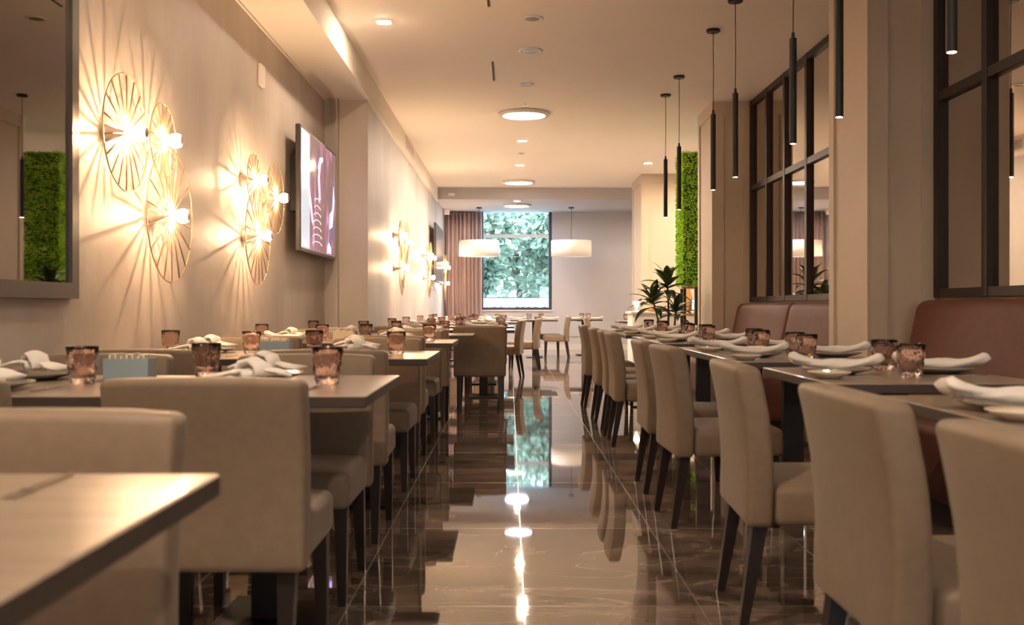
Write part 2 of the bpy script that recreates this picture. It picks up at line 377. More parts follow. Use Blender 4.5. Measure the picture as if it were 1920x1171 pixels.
# ------------------------------------------------------------------ wall sconces
def sconce(R, st=0.105, rot=0.0):
    r = empty('wire_wheel_sconce'); 
    bm = bmesh.new(); lathe(bm, [(.0, 0.001), (.042, 0.001), (.044, .012), (.040, .016), (.026, .05), (.015, .085), (.013, st+.0)], n=20, axis='X')
    fin('stem', bm, M_stem, r, True)
    bm = bmesh.new(); tube(bm, [(st, R*math.cos(2*PI*i/48), R*math.sin(2*PI*i/48)) for i in range(49)], .0036, 6)
    ns = 18
    for i in range(ns):
        a = 2*PI*(i+.5)/ns+rot
        tube(bm, [(st+.004, .014*math.cos(a), .014*math.sin(a)), (st, R*math.cos(a), R*math.sin(a))], .0040, 5)
    fin('wire_wheel', bm, M_gold, r, True)
    bm = bmesh.new(); lathe(bm, [(.001, st-.004), (.016, st-.004), (.017, st+.004), (.014, st+.016), (.001, st+.016)], n=16, axis='X')
    fin('socket', bm, M_stem, r, True)
    bm = bmesh.new(); c0 = st+.017
    lathe(bm, [(.0, c0), (.013, c0), (.019, c0+.008), (.030, c0+.019), (.038, c0+.034), (.041, c0+.050), (.040, c0+.062), (.035, c0+.075), (.028, c0+.083)], n=20, axis='X')
    bu = fin('bulb', bm, M_shell, r, True)
    bm = bmesh.new(); lathe(bm, [(.001, c0+.022), (.004, c0+.024), (.0055, c0+.030), (.004, c0+.036), (.001, c0+.038)], n=12, axis='X')
    fin('filament', bm, M_bulb, bu, True)
    bm = bmesh.new(); lathe(bm, [(.028, c0+.0832), (.021, c0+.088), (.011, c0+.092), (.001, c0+.093)], n=20, axis='X')
    fin('silvered_cap', bm, M_cap, bu, True)
    return r
SG = 'wire wheel wall lamps in clusters of three'
mk_m = Maker(sconce(.29, .11), 'wall lamp', SG); mk_s = Maker(sconce(.205, .10, .1), 'wall lamp', SG); mk_l = Maker(sconce(.37, .12, .05), 'wall lamp', SG)
where = ['nearest cluster beside the dark mirror', 'second cluster, just before the large television', 'third cluster, first beyond the left pillar', 'fourth cluster, before the far television', 'farthest cluster beside the curtain']
for i, (x, ym, zm, ys, zs, yl, zl) in enumerate([(X1, 4.94, 1.885, 5.5, 1.94, 5.56, 1.53), (X1, 8.1, 1.91, 7.46, 1.975, 7.5, 1.56),
        (X2, 14.0, 1.93, 13.3, 1.98, 13.35, 1.55), (X2, 18.35, 1.93, 17.75, 1.95, 17.9, 1.56), (X2, 22.75, 1.93, 22.2, 2.0, 22.3, 1.56)]):
    mk_m((x, ym, zm), 0, 'medium wire wheel wall lamp in '+where[i])
    mk_s((x, ys, zs), 0, 'smallest wire wheel wall lamp in '+where[i])
    mk_l((x, yl, zl), 0, 'large low wire wheel wall lamp in '+where[i])

# ------------------------------------------------------------------ televisions
def tv(x, y0, y1, z0, z1, on, label):
    r = empty('television', (x, y0, z0)); tag(r, label, 'television', 'flat televisions on the left wall')
    W, Hh = y1-y0, z1-z0
    box('casing', (.09, 0, 0), (.135, W, Hh), M_screenb, r, .006)
    box('wall_bracket', (0.001, W*.1, Hh*.33), (.09, W*.75, Hh*.78), M_black, r)
    scr = box('screen', (.1355, .02, .03), (.1375, W-.02, Hh-.02), M_tv if on else M_tv_off, r)
    if on:
        a = .138
        def flat(name, poly, m, off=0):
            bm = bmesh.new(); prism(bm, a+off, a+off+.0008, poly); fin(name, bm, m, scr)
        flat('pale_sky_area', [(.025, .62), (.40, .62), (.40, Hh-.03), (.025, Hh-.03)], M_tv_pale)
        flat('grey_area', [(.025, .04), (.40, .04), (.42, .62), (.025, .62)], M_tv_grey)
        flat('pink_streak', [(.50, .30), (.62, .26), (.40, .62), (.17, 1.0), (.12, .96), (.33, .58)], M_tv_pink, .001)
        flat('pink_streak', [(.86, .55), (.94, .55), (.90, .78), (.96, .92), (.88, .92), (.80, .76)], M_tv_pink, .001)
        flat('violet_streak', [(.80, .86), (.90, .97), (1.06, .99), (1.06, .95), (.92, .90), (.86, .80)], M_tv_blue, .0015)
        flat('violet_streak', [(1.42, .30), (1.60, .34), (1.72, .62), (1.66, .78), (1.60, .52), (1.45, .46)], M_tv_blue, .001)
        flat('blue_shape', [(1.30, .05), (1.52, .05), (1.50, .12), (1.40, .16), (1.32, .13)], M_tv_blue, .001)
        bm = bmesh.new()
        for k in range(7):
            cz = .10+k*.07; wd = .22-.016*k
            pts = [(.78+wd*math.cos(t), cz+.03*math.sin(t)) for t in [PI*j/8 for j in range(9)]]
            for (p, q) in zip(pts, pts[1:]):
                tube(bm, [(a+.002, p[0], p[1]), (a+.002, q[0], q[1])], .004, 4)
        fin('striped_fish_pattern', bm, M_tv_pale, scr)
tv(X1, 8.93, 10.74, 1.53, 2.67, True, 'large lit television on left wall, just before the beige pillar')
tv(X2, 19.3, 21.3, 1.52, 2.67, False, 'far dark television on left wall near the curtain')

# wall plate, air vent, detectors
tag(box('wall_plate', (X1+.001, 7.95, 2.80), (X1+.03, 8.08, 2.97), M_white, bev=.004), 'small pale box mounted high on left wall above the lamps', 'wall plate')
r = empty('air_vent', (X2+.03, 14.6, 3.335)); tag(r, 'rectangular white air vent on the ceiling edge above left wall', 'air vent')
bm = bmesh.new(); 
for a, b_ in (((.001, 0, 0), (.016, 1.1, .03)), ((.001, 0, .17), (.016, 1.1, .2)), ((.001, 0, .03), (.016, .03, .17)), ((.001, 1.07, .03), (.016, 1.1, .17))): bx(bm, a, b_)
fin('frame', bm, M_white, r); bm = bmesh.new()
for k in range(6): bx(bm, (.002, .03, .04+k*.022), (.012, 1.07, .05+k*.022))
fin('louvre', bm, M_white, r); box('backing', (.001, .03, .03), (.002, 1.07, .17), M_dark, r)
tag(box('detector_box', (-1.30, YS-.05, 3.40), (-1.16, YS-.001, 3.46), M_white, bev=.01), 'small white detector box on the ceiling step at left', 'detector')
tag(box('security_camera', (-1.53, 23.3, 3.20), (-1.40, 23.42, 3.328), M_white, bev=.015), 'small white security camera above the curtain', 'security camera')

# ------------------------------------------------------------------ ceiling fixtures
def downlight(x, y, z, r0, lit, label):
    r = empty('ceiling_downlight', (x, y, z)); tag(r, label, 'ceiling light', 'small round ceiling downlights')
    bm = bmesh.new(); lathe(bm, [(r0*.72, -.004), (r0*.8, -.012), (r0, -.010), (r0*1.02, -.001), (r0*.72, -.001)], n=32); fin('trim_ring', bm, M_white, r, True)
    bm = bmesh.new(); lathe(bm, [(.001, -.006), (r0*.7, -.006), (r0*.7, -.002), (.001, -.002)], n=24); fin('lens', bm, (M_down2 if (y > 17.5 and x > 2 and x < 3) or (y > 21 and x < 1) else M_down) if lit else M_cer, r)
for x, y, z, r0, lit, lb in [
    (.21, 8.8, ZC, .09, 0, 'unlit round downlight nearest the camera on the ceiling centre line'),
    (.21, 9.9, ZC, .12, 0, 'white round unlit ceiling speaker before the slim downlight'),
    (.20, 11.4, ZC, .08, 0, 'small unlit downlight just before the first large round lamp'),
    (.20, 15.25, ZC, .09, 1, 'lit downlight first beyond the large round ceiling lamp'),
    (.20, 16.5, ZC, .08, 0, 'faint unlit downlight between two lit ones'),
    (.19, 17.85, ZC, .09, 1, 'lit downlight second beyond the large round ceiling lamp'),
    (.17, 21.6, 3.33, .09, 1, 'lit downlight on the far lower ceiling'),
    (2.45, 17.6, ZC, .09, 1, 'lit downlight at right beside the cream pillar')]:
    downlight(x, y, z, r0, lit, lb)
# unseen downlights added to brighten the near, side and rear areas
for x, y, lb in ((-1.0, 1.2, 'over the nearest left table, out of view'), (1.4, -1.2, 'behind the viewer, out of view'), (4.2, 18.2, 'in the side area behind cream pillar'), (4.0, 15.0, 'in the side area behind moss column'), (3.7, 22.0, 'on lower ceiling, hidden behind cream pillar')):
    downlight(x, y, 3.33 if y > 21 else ZC, .07, 1, 'added fill downlight '+lb)
r = empty('square_downlight', (-1.12, 8.9, ZC)); tag(r, 'small lit square downlight on the ceiling at left', 'ceiling light')
box('trim_frame', (-.07, -.07, -.008), (.07, .07, -.001), M_white, r, .003); box('lens', (-.045, -.045, -.012), (.045, .045, -.008), M_down2, r)
def round_lamp(x, y, z, R, label, m=M_round):
    r = empty('round_ceiling_lamp', (x, y, z)); tag(r, label, 'ceiling lamp', 'large flat round ceiling lamps')
    bm = bmesh.new(); lathe(bm, [(R*.80, -.002), (R*.80, -.035), (R*.86, -.045), (R*.98, -.04), (R, -.02), (R*.98, -.001)], n=64); fin('rim', bm, M_white, r, True)
    bm = bmesh.new(); lathe(bm, [(.001, -.03), (R*.79, -.03), (R*.79, -.006), (.001, -.006)], n=48); fin('diffuser', bm, m, r)
round_lamp(.19, 13.1, ZC, .34, 'large round ceiling lamp nearest the camera')
round_lamp(.185, 20.2, ZC, .34, 'large round ceiling lamp just before the ceiling step')
round_lamp(.17, 22.4, 3.33, .32, 'large round ceiling lamp on lower ceiling near the window', M_round_far)
round_lamp(.19, 6.0, ZC, .34, 'large round fill lamp added above the near tables, out of view', M_round_fill)  # unseen lamps added for fill, continuing the spacing of the visible ones
round_lamp(.19, -1.1, ZC, .34, 'large round fill lamp added behind the viewer', M_round_fill)
sp = bmesh.new(); lathe(sp, [(.012, -.001), (.012, -.03), (.03, -.034), (.03, -.038), (.001, -.04)], n=16)
tag(fin('fire_sprinkler', sp, M_steel), 'small sprinkler head beside the nearest large round lamp', 'sprinkler').location = (.20, 12.45, ZC)
for y0, y1, lb in ((10.35, 11.2, 'thin dark slot diffuser in middle of the ceiling'), (7.6, 8.45, 'thin dark ceiling slot at the top edge of the picture')):
    tag(box('slot_diffuser', (-.185, y0, ZC-.006), (-.165, y1, ZC-.001), M_dark), lb, 'ceiling vent', 'thin dark ceiling slots')

# slim black pendants
def slim():
    r = empty('slim_pendant'); z0 = 2.10-ZC; z1 = 2.80-ZC
    bm = bmesh.new(); lathe(bm, [(.001, -.001), (.062, -.001), (.062, -.022), (.058, -.026), (.001, -.026)], n=24); fin('ceiling_rose', bm, M_black, r, False)
    bm = bmesh.new(); tube(bm, [(0, 0, -.026), (.003, 0, -.4), (0, 0, z1+.03)], .0035, 6); fin('cable', bm, M_black, r, True)
    bm = bmesh.new(); lathe(bm, [(.001, z1+.035), (.01, z1+.035), (.012, z1), (.024, z1-.004), (.024, z0), (.019, z0), (.019, z0+.012), (.001, z0+.012)], n=20); fin('tube_shade', bm, M_black, r, False)
    bm = bmesh.new(); lathe(bm, [(.001, z0+.001), (.017, z0+.001), (.017, z0+.01), (.001, z0+.01)], n=16); fin('lamp_tip', bm, M_tip, r)
    return r
mk = Maker(slim(), 'pendant lamp', 'slim black tube pendants over the right tables')
for (y, lb) in ((11.95, 'leftmost slim black pendant, farthest from the camera'), (11.0, 'slim black pendant second from left, beside the moss column'),
    (9.16, 'slim black pendant third from left, before the panelled pillar'), (8.26, 'slim black pendant fourth from left, lit tip over pillar panel'),
    (6.58, 'slim black pendant fifth from left, crossing the mirrored grid'), (5.66, 'slim black pendant in front of the large near pillar'),
    (4.22, 'rightmost slim black pendant with glowing tip at top right')):
    mk((1.875, y, ZC), 0, lb)

# drum pendants
def drum():
    r = empty('drum_pendant'); z1 = 2.56-3.33; z0 = 2.20-3.33
    bm = bmesh.new(); lathe(bm, [(.001, -.001), (.065, -.001), (.065, -.025), (.001, -.025)], n=24); fin('ceiling_rose', bm, M_black, r)
    bm = bmesh.new(); tube(bm, [(0, 0, -.025), (.01, 0, -.3), (-.004, 0, -.55), (.0, 0, z1-.05)], .005, 6); fin('cable', bm, M_black, r, True)
    bm = bmesh.new(); lathe(bm, [(.455, z0), (.465, z0), (.465, z1), (.455, z1)], n=64)
    bmesh.ops.delete(bm, geom=[f for f in bm.faces if len(f.verts) > 4], context='FACES')
    fin('drum_shade', bm, M_shade, r, True)
    bm = bmesh.new(); lathe(bm, [(.001, z0+.02), (.45, z0+.02), (.45, z0+.024), (.001, z0+.024)], n=48); fin('diffuser', bm, M_shade, r)
    return r
mk = Maker(drum(), 'pendant lamp', 'white drum pendants near the window')
mk((-.70, 23.0, 3.33), 0, 'white drum pendant lamp hanging in front of the curtain')
mk((1.43, 23.0, 3.33), 0, 'white drum pendant lamp hanging in front of the plain back wall')

# curtain
bm = bmesh.new(); n = 150; rows = []
for zi in range(9):
    z = .02+3.28*zi/8; row = []
    for i in range(n+1):
        t = i/n; x = X2+.03+t*(WX0+.03-(X2+.03)); ph = t*2*PI*9
        y = 23.9+.05*math.sin(ph+.7*math.sin(t*17))*(1-.1*zi/8)+.012*math.sin(ph*2.3+zi*.4)
        row.append(bm.verts.new((x, y, z)))
    rows.append(row)
for a, b_ in zip(rows, rows[1:]):
    for i in range(n): bm.faces.new((a[i], a[i+1], b_[i+1], b_[i]))
c = fin('curtain', bm, M_cur, None, True); tag(c, 'pleated mauve curtain hanging left of the window', 'curtain')
md = c.modifiers.new('thick', 'SOLIDIFY'); md.thickness = .006

# ------------------------------------------------------------------ dining chair
def make_chair():
    r = empty('dining_chair')
    def bf(p):
        z = p.z; t = max(0, (z+.10)/.35)            # p.z from -.255 to .255
        w_ = 1+.02*(z+.255)/.51
        y = p.y-.055*(max(0, (z+.13)/.385)**1.6)+.014*(p.x/.25)**2*min(1, max(0, (z+.2)/.3))
        top = -.006*(abs(p.x)/.25)**2.5 if z > .1 else 0
        return (p.x*w_, y-.235, z+.585+top)
    bm = rbox((.52, .085, .51), .022, 6, 2, 9, bf); fin('backrest', bm, M_chair, r, True)
    def sf(p):
        z = p.z; dome = .018*(1-(p.x/.25)**2)*(1-(p.y/.22)**2) if z > 0 else 0
        tap = 1-.03*(p.y+.2)/.4
        return (p.x*tap, p.y+.022, z+.395+max(0, dome))
    bm = rbox((.495, .42, .13), .03, 6, 6, 2, sf); fin('seat', bm, M_chair, r, True)
    for sx in (-1, 1):
        for fy in (0, 1):
            bm = bmesh.new()
            x, y = sx*.205, (.185 if fy else -.225); dx = sx*.006; dy = .01 if fy else -.055
            a, c_ = .024, .014
            top = [bm.verts.new((x+i*a, y+j*a, .345)) for i, j in ((-1, -1), (1, -1), (1, 1), (-1, 1))]
            bot = [bm.verts.new((x+dx+i*c_, y+dy+j*c_, 0)) for i, j in ((-1, -1), (1, -1), (1, 1), (-1, 1))]
            bm.faces.new(top); bm.faces.new(bot)
            for i in range(4): bm.faces.new((top[i], top[(i+1) % 4], bot[(i+1) % 4], bot[i]))
            fin('leg', bm, M_leg, r)
    return r
chair = Maker(make_chair(), 'chair', 'upholstered dining chairs')

# ------------------------------------------------------------------ tables
def table(x0, x1, y0, y1, cols, label, group, zt=.77, m=None):
    cx, cy_ = (x0+x1)/2, (y0+y1)/2
    r = empty('dining_table', (cx, cy_, 0)); tag(r, label, 'table', group)
    bm = bmesh.new(); bx(bm, (x0-cx, y0-cy_, zt-.034), (x1-cx, y1-cy_, zt))
    bmesh.ops.bevel(bm, geom=bm.edges[:], offset=.003, segments=1, affect='EDGES')
    for f in bm.faces:
        f.material_index = 0 if f.normal.z > .9 else 1
    bm.normal_update()
    for f in bm.faces: f.material_index = 0 if f.normal.z > .5 else 1
    fin('tabletop', bm, [M_table, M_edge], r)
    for px, py in cols:
        qx, qy = px-cx, py-cy_
        box('column', (qx-.05, qy-.03, .014), (qx+.05, qy+.03, zt-.046), M_black, r, .004)
        box('base_plate', (qx-.165, qy-.24, 0.001), (qx+.165, qy+.24, .014), M_black, r, .003)
        box('support_plate', (qx-.15, qy-.15, zt-.046), (qx+.15, qy+.15, zt-.034), M_black, r)
    return r

# ------------------------------------------------------------------ tableware
def facet(a, k, r, z):
    return .0034*math.cos(8*a+(PI if k % 2 else 0)) if 2 <= k <= 8 else 0
def tumbler():
    bm = bmesh.new(); h = .122
    prof = [(.0005, 0), (.033, 0), (.0355, .004), (.0395, .02), (.042, .036), (.0445, .052), (.046, .068), (.048, .084), (.0495, .100), (.051, .114), (.0515, h), (.0490, h), (.046, .09), (.041, .06), (.037, .035), (.030, .022), (.0005, .020)]
    lathe(bm, prof, n=36, wob=lambda a, k, r, z: facet(a, k, r, z))
    return fin('glass_tumbler', bm, M_tumb, None, True)
def plate(R, m, name):
    bm = bmesh.new()
    lathe(bm, [(.0005, 0.0005), (R*.5, 0.0005), (R*.55, .004), (R*.85, .014), (R, .022), (R*1.0, .025), (R*.84, .018), (R*.56, .008), (R*.5, .006), (.0005, .006)], n=48)
    return fin(name, bm, m, None, True)
def napkin_roll():
    bm = bmesh.new(); rows = []; n = 20; K = 24
    for i in range(K+1):
        t = -1+2*i/K; x = .165*t; fl = abs(t)**3
        zc = .026+.026*abs(t)**3.0; ry = .030+.026*fl+.004*math.sin(7*t); rz_ = .016+.010*fl+.003*math.sin(5*t+1)
        if i in (0, K): ry *= .75; rz_ *= .55
        row = []
        for k in range(n):
            a = 2*PI*k/n; f = 1+.13*math.sin(2*a+4*t)+.08*math.sin(5*a+9*t)
            row.append(bm.verts.new((x+.006*math.sin(2*a+t), ry*f*math.cos(a)+.008*math.sin(4*t), zc+rz_*f*math.sin(a))))
        rows.append(row)
    for a, b_ in zip(rows, rows[1:]):
        for k in range(n): bm.faces.new((a[k], a[(k+1) % n], b_[(k+1) % n], b_[k]))
    bm.faces.new(rows[0]); bm.faces.new(rows[-1])
    return fin('cloth_napkin', bm, M_nap, None, True)
def napkin_knot():
    bm = bmesh.new()
    def strand(pts, w0, w1, th):
        n = 14; K = len(pts); rows = []
        P = [Vector(p) for p in pts]
        for i, p in enumerate(P):
            d = (P[min(i+1, K-1)]-P[max(i-1, 0)]).normalized(); u = Vector((-d.y, d.x, 0)).normalized() if abs(d.z) < .99 else Vector((0, 1, 0)); v = d.cross(u)
            t = i/(K-1); wv = w0+(w1-w0)*t; row = []
            for k in range(n):
                a = 2*PI*k/n; f = 1+.12*math.sin(3*a+6*t)
                row.append(bm.verts.new(p+u*wv*f*math.cos(a)+v*th*f*math.sin(a)))
            rows.append(row)
        for a, b_ in zip(rows, rows[1:]):
            for k in range(n): bm.faces.new((a[k], a[(k+1) % n], b_[(k+1) % n], b_[k]))
        bm.faces.new(rows[0]); bm.faces.new(rows[-1])
    strand([(-.02, 0, .045), (-.05, .01, .042), (-.08, .02, .034), (-.12, .035, .028)], .032, .055, .008)
    strand([(0, 0, .045), (.04, -.01, .050), (.08, -.015, .044), (.12, -.02, .030)], .032, .048, .008)
    strand([(-.035, .03, .03), (-.02, .02, .07), (.01, -.005, .078), (.035, -.03, .06), (.04, -.04, .032)], .034, .036, .010)
    strand([(-.03, -.02, .032), (0, -.01, .04), (.03, .02, .032)], .03, .03, .016)
    return fin('cloth_napkin', bm, M_nap, None, True)
def knife():
    bm = bmesh.new()
    bx(bm, (-.004, -.10, 0.0005), (.004, -.01, .006)); bx(bm, (-.007, -.01, 0.0015), (.007, .10, .004))
    bmesh.ops.bevel(bm, geom=bm.edges[:], offset=.0012, segments=2, affect='EDGES'); return fin('table_knife', bm, M_steel)
def fork():
    bm = bmesh.new(); bx(bm, (-.0035, -.10, 0.0005), (.0035, .03, .005)); bx(bm, (-.010, .03, .001), (.010, .048, .004))
    for k in range(4): bx(bm, (-.010+k*.0055, .048, .0015), (-.0065+k*.0055, .092, .004))
    bmesh.ops.bevel(bm, geom=bm.edges[:], offset=.0008, segments=1, affect='EDGES'); return fin('table_fork', bm, M_steel)
glass = Maker(tumbler(), 'glass', 'pink-brown glass tumblers'); dish = Maker(plate(.135, M_cer, 'dinner_plate'), 'plate', 'dinner plates')
side = Maker(plate(.075, M_cer2, 'bread_plate'), 'plate', 'small bread plates')
nroll = Maker(napkin_roll(), 'napkin', 'white cloth napkins'); nknot = Maker(napkin_knot(), 'napkin', 'white cloth napkins')
knf = Maker(knife(), 'knife', 'table knives'); frk = Maker(fork(), 'fork', 'table forks')
def caddy(m):
    r = empty('sachet_caddy'); bm = bmesh.new(); w_, d, h, t = .075, .05, .075, .003
    for a, b_ in (((-w_, -d, .0005), (w_, d, .004)), ((-w_, -d, .004), (w_, -d+t, h)), ((-w_, d-t, .004), (w_, d, h)), ((-w_, -d+t, .004), (-w_+t, d-t, h)), ((w_-t, -d+t, .004), (w_, d-t, h))): bx(bm, a, b_)
    fin('box', bm, m, r)
    for k in range(7):
        x = -.058+k*.019; box('sachet', (x-.003, -.035, .006), (x+.003, .03, h+.012+.006*math.sin(k*2.1)), M_sach, r)
    return r
cad1 = Maker(caddy(M_blue), 'caddy', 'small sachet boxes'); cad2 = Maker(caddy(M_cream), 'caddy', 'small sachet boxes')

ZT = .7705
rnd = random.Random(3)
ORD = ['nearest', 'second', 'third', 'fourth', 'fifth', 'sixth', 'seventh', 'eighth', 'ninth', 'tenth']
# left row: (y0, y1, x0, x1, near chair back Y, far chair back-face Y, aisle chair right edge X)
LT = [(.62, 1.50, -1.98, -.435, None, 1.72, -.585), (2.81, 3.68, -1.98, -.405, 2.56, 3.84, -.53), (4.85, 5.75, -1.98, -.40, 4.30, 5.93, -.535),
      (7.0, 7.85, -1.98, -.40, 6.42, 8.1, -.55), (8.98, 9.72, -1.98, -.33, 8.6, None, -.53), (10.95+.05, 11.85, -1.52, .06, 9.86, 12.1, -.04),
      (13.0, 13.8, -1.52, .06, 12.6, 14.1, -.08), (14.95, 15.75, -1.52, -.02, None, None, -.05), (16.9, 17.7, -1.52, .15, None, None, -.05), (18.9, 19.7, -1.52, -.1, 18.55, None, -.15)]
for i, (y0, y1, x0, x1, cn, cf, cr_) in enumerate(LT):
    tb = 'left-row table '+('nearest the camera' if i == 0 else ORD[i]+' from camera')
    ca = cr_-.255; cb = ca-.80
    if i >= 5: cb = ca-.78
    if i == 0: ca = cr_-.255; cb = ca-.83
    cym = (y0+y1)/2
    cols = [(max(x0+.3, cb), cym), (ca, cym)]
    table(x0, x1, y0, y1, cols, ('dark-edged oak dining table, '+tb+(', lower left corner' if i == 0 else '')), 'left row dining tables')
    for j, cx in enumerate((ca, cb)):
        w_ = 'aisle' if j == 0 else 'wall'
        q = rnd.uniform(-.03, .03)
        if cn is not None:
            chair((cx, cn+.295+(q if j else 0), 0), rnd.uniform(-.02, .02), 'taupe chair with back to camera, '+w_+' side of '+tb)
        if cf is not None:
            chair((cx, cf-.215-.02+(q if j else 0), 0), PI+rnd.uniform(-.02, .02), 'taupe chair facing camera, '+w_+' side of '+tb)
        for far in (0, 1):
            sd = ('far ' if far else 'near ')+w_+' seat, '+tb
            py = (y1-(.22 if i else .12)) if far else (y0+.21); sg = -1 if far else 1
            dish((cx-(.06 if far else 0), py, ZT), 0, 'grey-beige dinner plate at '+sd, 'dinner plates on left tables')
            gx, gy = (cx+.19, y0+.43) if not far else (cx-.30, y1-.12)
            if i == 2 and not far: gy = y0+.48
            glass((gx+rnd.uniform(-.02, .02)-(.03 if (i == 2 and far) else 0), gy+rnd.uniform(-.02, .02)+(.0 if i else .0), ZT), rnd.uniform(0, 1), 'pink-brown glass tumbler at '+sd)
            (nknot if (i < 3 or rnd.random() < .5) else nroll)((cx-(.06 if far else 0), py, ZT+.012), rnd.uniform(-.4, .4)+(PI if far else 0), 'white cloth napkin on plate at '+sd, 'napkins on left tables')
            if i < 5:
                knf((cx+sg*.18, py, ZT), 0 if not far else PI, 'steel table knife at '+sd); frk((cx-sg*.19, py, ZT), 0 if not far else PI, 'steel table fork at '+sd)
cad1((-1.31, 3.44, ZT), .06, 'blue-grey sachet box on left-row table second from camera, behind chair back')
cad1((-1.22, 5.22, ZT), 0, 'blue-grey sachet box on left-row table third from camera')
cad2((-1.22, 7.36, ZT), 0, 'cream sachet box on left-row table fourth from camera')

# right row: chairs face the bench
RT = [(1.0, 2.84), (3.27, 4.16), (4.58, 6.30), (6.9, 8.62), (9.05, 10.85)]
RC = [[1.42, 2.22], [3.36], [4.82, 5.66], [7.50, 8.10], [9.02, 10.3]]
RP = [[1.55, 2.42], [3.74], [4.98, 5.85], [7.35, 8.15], [9.5, 10.4]]
for i, (y0, y1) in enumerate(RT):
    tb = 'right-row table '+('nearest the camera' if i == 0 else ORD[i]+' from camera')
    x0, x1 = 1.06, 1.80
    cols = [(1.43, (y0+y1)/2)] if y1-y0 < 1.2 else [(1.43, y0+.45), (1.43, y1-.45)]
    table(x0, x1, y0, y1, cols, 'dark-edged oak dining table before bench, '+tb, 'right row dining tables')
    for j, (cyy, py) in enumerate(zip(RC[i], RP[i]) if len(RC[i]) == len(RP[i]) else []):
        w_ = '' if len(RC[i]) == 1 else ('near ' if j == 0 else 'far ')
        chair((.735+.295+(.015 if i in (3, 4) else 0), cyy, 0), -PI/2+rnd.uniform(-.05, .05), 'taupe chair facing the bench, '+(w_ or 'single ')+'seat of '+tb, 'upholstered dining chairs')
        for s in (0, 1):
            sd = (('bench side, ' if s else 'aisle side, ')+w_+'setting, '+tb).replace('side, setting', 'side')
            px = 1.73-.11+.02 if s else 1.225
            pyy = py+(.05 if s else 0)
            dish((px, pyy, ZT), 0, 'grey-beige dinner plate, '+sd, 'dinner plates on right tables')
            nroll((px, pyy, ZT+.012), rnd.uniform(-.35, .35), 'curved white rolled napkin, '+sd, 'napkins on right tables')
            gx, gy = (1.43, pyy-.17) if s == 0 else (1.49, pyy+.14)
            glass((gx, gy+(-.02 if s == 0 else .03), ZT), rnd.uniform(0, 1), 'pink-brown glass tumbler, '+sd)
            side((1.13 if s == 0 else 1.72, pyy-.225 if s == 0 else pyy+.225, ZT), 0, 'small cream bread plate, '+sd)
            if i < 3:
                knf((px, pyy-.165, ZT), -PI/2 if s == 0 else PI/2, 'steel table knife, '+sd)

# banquettes
def bench(y0, y1, splits, label):
    r = empty('banquette_bench', (2.0, y0, 0)); tag(r, label, 'bench', 'red leather benches')
    Lq = y1-y0
    bm = rbox((.74, Lq, .36), .05, 3, 14, 3, lambda p: (p.x+.37, p.y+Lq/2, p.z+.28)); fin('seat', bm, M_bench, r, True)
    box('plinth', (.08, .05, 0.001), (.6, Lq-.05, .11), M_leg, r)
    ys = [0]+[s-y0 for s in splits]+[Lq]
    for a, b_ in zip(ys, ys[1:]):
        ln = b_-a-.006
        def f(p, a=a, ln=ln):
            z = p.z+.34; lean = .14*max(0, (z+.34-.34))/.68
            return (p.x+.74+lean, p.y+a+.003+ln/2, p.z+.73)
        bm = rbox((.16, ln, .68), .07, 2, 8, 8, f); fin('back_cushion', bm, M_bench, r, True)
    return r
bench(.4, 6.88, [2.0, 3.4, 4.9], 'near terracotta leather bench at right edge, under the gridded mirror')
bench(7.95, 12.25, [9.95], 'far dusty red leather bench between the two pillars')

# ------------------------------------------------------------------ far end tables and chairs
table(.02, .98, 20.1, 20.9, [(.52, 20.5)], 'small far dining table below the window', 'far dining tables')
table(1.28, 1.98, 21.1, 21.8, [(1.6, 21.4)], 'small far dining table against the plain back wall', 'far dining tables')
table(2.0, 2.5, 18.2, 18.85, [(2.27, 18.5)], 'small far dining table partly hidden left of the cream pillar', 'far dining tables')
for x, y, rz, lb in ((-.09, 14.65, PI/2-.12, 'pale side-on chair with back to aisle, in front of window'), (.22, 16.6, PI/2-.1, 'pale side-on chair second toward the window'),
        (.93, 20.3, PI/2, 'white side-on chair facing left at the far table below window'), (.86, 21.5, -PI/2, 'white side-on chair facing right, half hidden near back wall'),
        (1.70, 18.5, -PI/2, 'pale far chair facing right behind the right-hand chairs'), (-.15-.55, 18.3-.1, 0, None)):
    if lb: chair((x, y, 0), rz, lb)
for x, y, lb in ((.40, 20.25, 'tumbler on left of small far table below window'), (.66, 20.78, 'tumbler on right of small far table below window'), (1.58, 21.7, 'tumbler on small far table against plain wall'), (1.68, 21.2, 'second tumbler on small far table against plain wall'), (2.2, 18.75, 'tumbler on far table left of cream pillar')):
    glass((x, y, ZT), 0, 'small pink '+lb)
for x, y, lb in ((.18, 20.45, 'left side of small far table'), (.84, 20.5, 'right side of small far table'), (1.40, 21.4, 'left side of plain wall far table'), (1.85, 21.4, 'right side of plain wall far table'), (2.38, 18.5, 'far table left of cream pillar')):
    nroll((x, y, ZT-.004), 0, 'white rolled napkin on '+lb)

